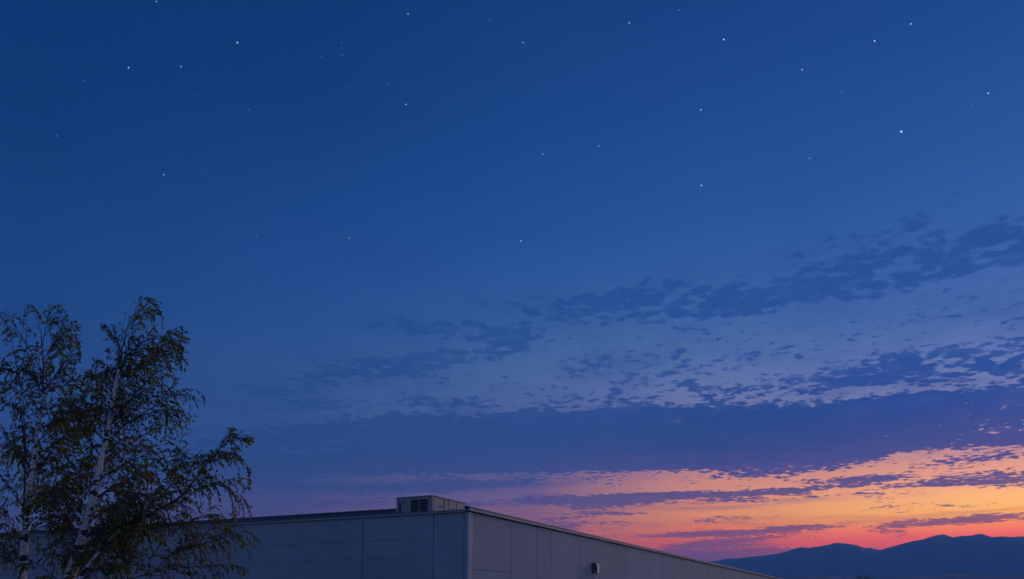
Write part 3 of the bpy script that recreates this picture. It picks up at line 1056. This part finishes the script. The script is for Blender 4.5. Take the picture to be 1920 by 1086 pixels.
# --- tall leaning birch
Y2 = 17.6
st = ground_ext(path([(128, 1094), (142, 1045), (157, 1000), (172, 940), (182, 895), (194, 845), (204, 805), (211, 760), (218, 715), (225, 680), (231, 648), (238, 620), (247, 597), (256, 574), (263, 556)], Y2), .1)
T2 = Tree('tallest birch with a thick pale trunk leaning to the right', st[0], 33, Y2)
st = T2.stem(st, .180, .005); TRUNKS.append((st[2::3], Y2))
T2.dress(st[len(st) // 4:], .11, (.45, 1.0), 1.1, .15)
lims = [
    ([(211, 740), (199, 696), (191, 683), (184, 674), (178, 671)], .4, .011),
    ([(228, 664), (220, 645), (212, 630), (203, 615), (193, 606)], -.3, .010),
    ([(243, 612), (258, 592), (272, 574), (286, 566), (298, 565)], .3, .008),
    ([(214, 735), (246, 706), (266, 684), (287, 662), (302, 638), (318, 624), (336, 613)], .5, .018),
    ([(287, 662), (306, 650), (328, 640), (352, 640)], .5, .009),
    ([(270, 690), (296, 672), (322, 664), (342, 671), (352, 684)], -.4, .010),
    ([(205, 800), (232, 765), (262, 728), (290, 700), (315, 690)], -.9, .018),
    ([(198, 830), (235, 795), (270, 775), (299, 757), (318, 743), (344, 731), (364, 729), (380, 738)], .6, .020),
    ([(205, 790), (180, 750), (165, 720), (158, 695)], .6, .012),
    ([(190, 860), (160, 815), (140, 775), (128, 745)], -.6, .015),
    ([(176, 930), (145, 890), (120, 850), (100, 820)], .8, .016),
    ([(160, 990), (130, 950), (105, 925), (85, 905)], -.7, .016),
    ([(186, 880), (225, 845), (262, 820), (300, 800), (330, 790)], 1.0, .020),
    ([(180, 905), (215, 880), (250, 860), (290, 850), (325, 845)], -1.2, .018),
    ([(170, 945), (205, 915), (245, 895), (285, 885), (320, 880)], .9, .018),
    ([(160, 985), (200, 955), (235, 935), (275, 925)], -.9, .016),
    ([(150, 1020), (112, 990), (92, 975), (70, 960)], .5, .013),
]
for pts, dy, rr_ in lims:
    pp = T2.stem(path(pts, Y2, dy * 1.4), rr_, .005, 'limb', M_limb, 6)
    T2.dress(pp, .105, (.35, .85), 1.15, .12)
T2.fill(st, 26, .22, .85)
T2.finish()

# --- low spreading birch on the right
Y3 = 16.8
st = ground_ext(path([(143, 1092), (165, 1060), (190, 1030), (212, 1005), (238, 985), (270, 968), (300, 955), (330, 938), (345, 925)], Y3), .1)
T3 = Tree('lowest birch with a slender slanting trunk and limbs reaching right over the warehouse wall', st[0], 47, Y3)
st = T3.stem(st, .062, .022); TRUNKS.append((st[:len(st) * 2 // 3:3], Y3))
T3.dress(st[len(st) // 2:], .2, (.3, .9), .8, .15)
pp = T3.stem(ground_ext(path([(238, 1094), (248, 1062), (258, 1036), (268, 1006), (277, 975), (284, 945), (290, 915), (292, 880)], Y3 + .5), .1), .030, .008, 'trunk', M_bark, 8)
T3.dress(pp[len(pp) // 2:], .2, (.4, .9), 1.0, .1)
lims = [
    ([(329, 942), (343, 926), (358, 910), (374, 890), (387, 871), (402, 852), (414, 838), (426, 820), (437, 803)], .4, .020),
    ([(410, 842), (424, 830), (442, 822), (460, 820), (474, 824)], .2, .007),
    ([(392, 866), (414, 860), (436, 858), (456, 862), (466, 878), (469, 895)], -.3, .010),
    ([(332, 948), (358, 928), (386, 910), (412, 908), (436, 925), (452, 936), (466, 945)], .4, .013),
    ([(290, 1070), (320, 1040), (352, 1028), (386, 1019), (414, 1010), (440, 1000), (462, 994), (478, 1006)], -.3, .015),
    ([(345, 925), (352, 895), (362, 870), (372, 850), (382, 838)], -.3, .010),
    ([(300, 955), (316, 915), (326, 880), (335, 850), (340, 820)], .6, .013),
    ([(280, 1050), (310, 1010), (340, 985), (372, 970), (400, 965), (425, 962)], .6, .014),
    ([(235, 1090), (280, 1075), (330, 1065), (380, 1062), (430, 1058), (450, 1064)], .3, .015),
    ([(212, 1005), (225, 965), (240, 930), (250, 900), (262, 870)], .8, .015),
    ([(190, 1030), (200, 990), (215, 955), (222, 925)], -.8, .015),
    ([(265, 1010), (245, 985), (228, 965), (200, 940)], -.5, .010),
    ([(255, 1045), (225, 1030), (200, 1010), (180, 1000)], .5, .010),
    ([(270, 1000), (300, 985), (330, 985), (360, 1000)], -.6, .011),
    ([(200, 1080), (240, 1060), (290, 1040), (330, 1040)], .9, .014),
    ([(120, 1100), (90, 1070), (60, 1050), (30, 1045)], .9, .014),
    ([(150, 1090), (180, 1070), (220, 1060), (250, 1055)], -.7, .012),
]
for pts, dy, rr_ in lims:
    pp = T3.stem(path(pts, Y3, dy * 1.3, .2), rr_, .004, 'limb', M_limb, 6)
    T3.dress(pp, .105, (.25, .65), 1.0, .12)
T3.fill(st, 10, .3, .9, (.7, 1.5))
T3.finish()

# --- distant tree tip at the bottom edge
Yd = 190.0
DT = Vector((at(1626, 1090, Yd).x, Yd, 0))
dt = thing('distant_tree', 'tiny dark treetop at the bottom edge in front of the mountains', 'tree', DT)
rg = random.Random(9)
tp, lp = MB(), MB()
zt0 = at(1626, 1077.5, Yd).z
tp.tube([(0, 0, 0), (.1, 0, zt0 * .5), (0, 0, zt0 * .8)], [.28, .2, .08], 8)
lv, lf = [], []
for q in range(26):
    a = rg.uniform(-math.pi, math.pi); rr_ = abs(rg.gauss(0, 1.7))
    tip = Vector((rr_ * math.cos(a) * 1.25, rr_ * math.sin(a), zt0 - .12 * rr_ - rg.uniform(0, 1.1)))
    bs = Vector((tip.x * .4, tip.y * .4, zt0 * .55))
    tp.tube([bs, bs.lerp(tip, .6) + Vector((0, 0, -.2)), tip], [.05, .03, .012], 4, False)
    for w in range(70):
        t = rg.random() ** .8
        c_ = bs.lerp(tip, t) + Vector([rg.gauss(0, .22) for _ in range(3)])
        d1 = Vector([rg.gauss(0, 1) for _ in range(3)]).normalized() * .16
        d2 = Vector([rg.gauss(0, 1) for _ in range(3)]).normalized() * .10
        n_ = len(lv); lv += [c_, c_ + d1 * .5 + d2, c_ + d1, c_ + d1 * .5 - d2]; lf.append((n_, n_ + 1, n_ + 2, n_ + 3))
tp.build('trunk', M_limb, dt, True)
o = mesh_obj('crown', lv, lf, M_leaf, dt); o['kind'] = 'stuff'

# ------------------------------------------------------------------ stars
BRIGHT = [(445, 80, 1.0, 'bright star high on the left side of the sky'), (1357, 74, 1.0, 'bright star high above the centre right, just under the top edge'),
          (1640, 77, .95, 'bright star high on the right, lower left of its dimmer neighbour'), (1690, 247, 1.25, 'brightest star of all, low on the right side of the clear sky'),
          (1315, 348, .95, 'lower star of the vertical pair right of the middle'), (1314, 206, .9, 'upper star of the vertical pair right of the middle'),
          (1708, 45, .85, 'star nearest the top right corner'), (1180, 43, .8, 'star at the top a little right of the centre'),
          (1504, 131, .85, 'star between the two high bright ones on the right'), (1853, 175, .85, 'star farthest to the right, near the picture edge'),
          (241, 127, .85, 'leftmost clear star in the upper left sky'), (977, 452, .9, 'lowest star in the middle of the sky'),
          (655, 447, .8, 'low star between the birch tops and the middle'), (1518, 297, .75, 'single star above the upper cloud band'),
          (761, 196, .8, 'star in the upper sky left of the middle'), (765, 26, .75, 'star at the very top left of the middle'),
          (339, 125, .75, 'star right of the leftmost clear one'), (307, 328, .8, 'lone star above the tall birch'),
          (981, 80, .75, 'star at the top exactly above the middle'), (1123, 274, .7, 'star in the right middle of the deep blue'),
          (1018, 289, .7, 'star just left of the one in the right middle'), (293, 3, .7, 'star touching the top edge on the left')]
FAINT = [(106, 255), (149, 375), (157, 152), (467, 206), (642, 103), (640, 80), (603, 106), (820, 287), (706, 245), (930, 168), (953, 248), (560, 363), (655, 165), (1225, 91),
         (1396, 119), (1162, 349), (1349, 437), (1755, 270), (1823, 199), (1590, 325), (1397, 215), (1450, 218), (1577, 173), (1088, 347), (376, 322), (479, 464), (804, 508),
         (774, 503), (518, 305), (1273, 19), (1110, 45), (366, 180), (1107, 502), (1633, 374), (1881, 372), (727, 158), (1193, 395), (798, 427), (919, 38), (482, 443)]


def star_mat(name, c, e):
    m, n, gg, out = mat(name)
    em = n.nodes.new('ShaderNodeEmission'); em.inputs[0].default_value = (*c, 1); em.inputs[1].default_value = e
    n.links.new(em.outputs[0], out.inputs['Surface'])
    m.cycles.emission_sampling = 'NONE'
    return m


M_s1 = star_mat('starlight', (.75, .88, 1.0), 1.15)
M_s2 = star_mat('faint_starlight', (.6, .8, 1.0), .36)
SD = 40000.0
rad = SD * .62 / 800.0
phi = (1 + 5 ** .5) / 2
iv = [Vector(v).normalized() for v in [(-1, phi, 0), (1, phi, 0), (-1, -phi, 0), (1, -phi, 0), (0, -1, phi), (0, 1, phi), (0, -1, -phi), (0, 1, -phi), (phi, 0, -1), (phi, 0, 1), (-phi, 0, -1), (-phi, 0, 1)]]
ifc = [(0, 11, 5), (0, 5, 1), (0, 1, 7), (0, 7, 10), (0, 10, 11), (1, 5, 9), (5, 11, 4), (11, 10, 2), (10, 7, 6), (7, 1, 8), (3, 9, 4), (3, 4, 2), (3, 2, 6), (3, 6, 8), (3, 8, 9), (4, 9, 5), (2, 4, 11), (6, 2, 10), (8, 6, 7), (9, 8, 1)]
sm = {}
for nm, mt in (('bright', M_s1), ('faint', M_s2)):
    me = bpy.data.meshes.new('star')
    me.from_pydata([tuple(v * rad) for v in iv], [], ifc); me.materials.append(mt)
    sm[nm] = me
for x, y, k, lab in BRIGHT:
    o = bpy.data.objects.new('star', sm['bright'])
    o.location = CAM + pdir(x, y).normalized() * SD
    o.scale = (k ** 1.4,) * 3
    col.objects.link(o)
    tag(o, lab, 'star', 'stars in the dusk sky')
NAMES = ['bright star high on the left', 'bright star high above centre right', 'bright star high on the right', 'the brightest star', 'lower star of the vertical pair',
         'upper star of the vertical pair', 'star nearest the top right corner', 'star at the top right of centre', 'star between two high bright ones', 'star farthest right',
         'the leftmost clear star', 'lowest star in the middle', 'low star right of the birches', 'single star above the clouds', 'star in the upper left middle',
         'star at top left of centre', 'star beside the leftmost one', 'lone star above the birch', 'star at the top centre', 'star in the right middle',
         'star left of the right middle', 'star touching the top edge']
DIRS = ['right', 'upper right', 'above', 'upper left', 'left', 'lower left', 'below', 'lower right']
seen = {}
for x, y in FAINT:
    cands = sorted(range(len(BRIGHT)), key=lambda i: (BRIGHT[i][0] - x) ** 2 + (BRIGHT[i][1] - y) ** 2)
    for ci in cands:
        bx, by = BRIGHT[ci][:2]
        dd = math.hypot(x - bx, y - by)
        di = DIRS[int(round(math.degrees(math.atan2(by - y, x - bx)) / 45)) % 8]
        near = 'close to' if dd < 60 else ('near' if dd < 130 else 'far from')
        lab = 'faint star %s %s, %s side' % (near, NAMES[ci], di)
        if lab not in seen: break
    seen[lab] = 1
    lab = lab.replace('above side', 'upper side').replace('below side', 'lower side')
    o = bpy.data.objects.new('star', sm['faint'])
    o.location = CAM + pdir(x, y).normalized() * SD
    o.scale = (.75, .75, .75)
    col.objects.link(o)
    tag(o, lab, 'star', 'faint stars in the dusk sky')
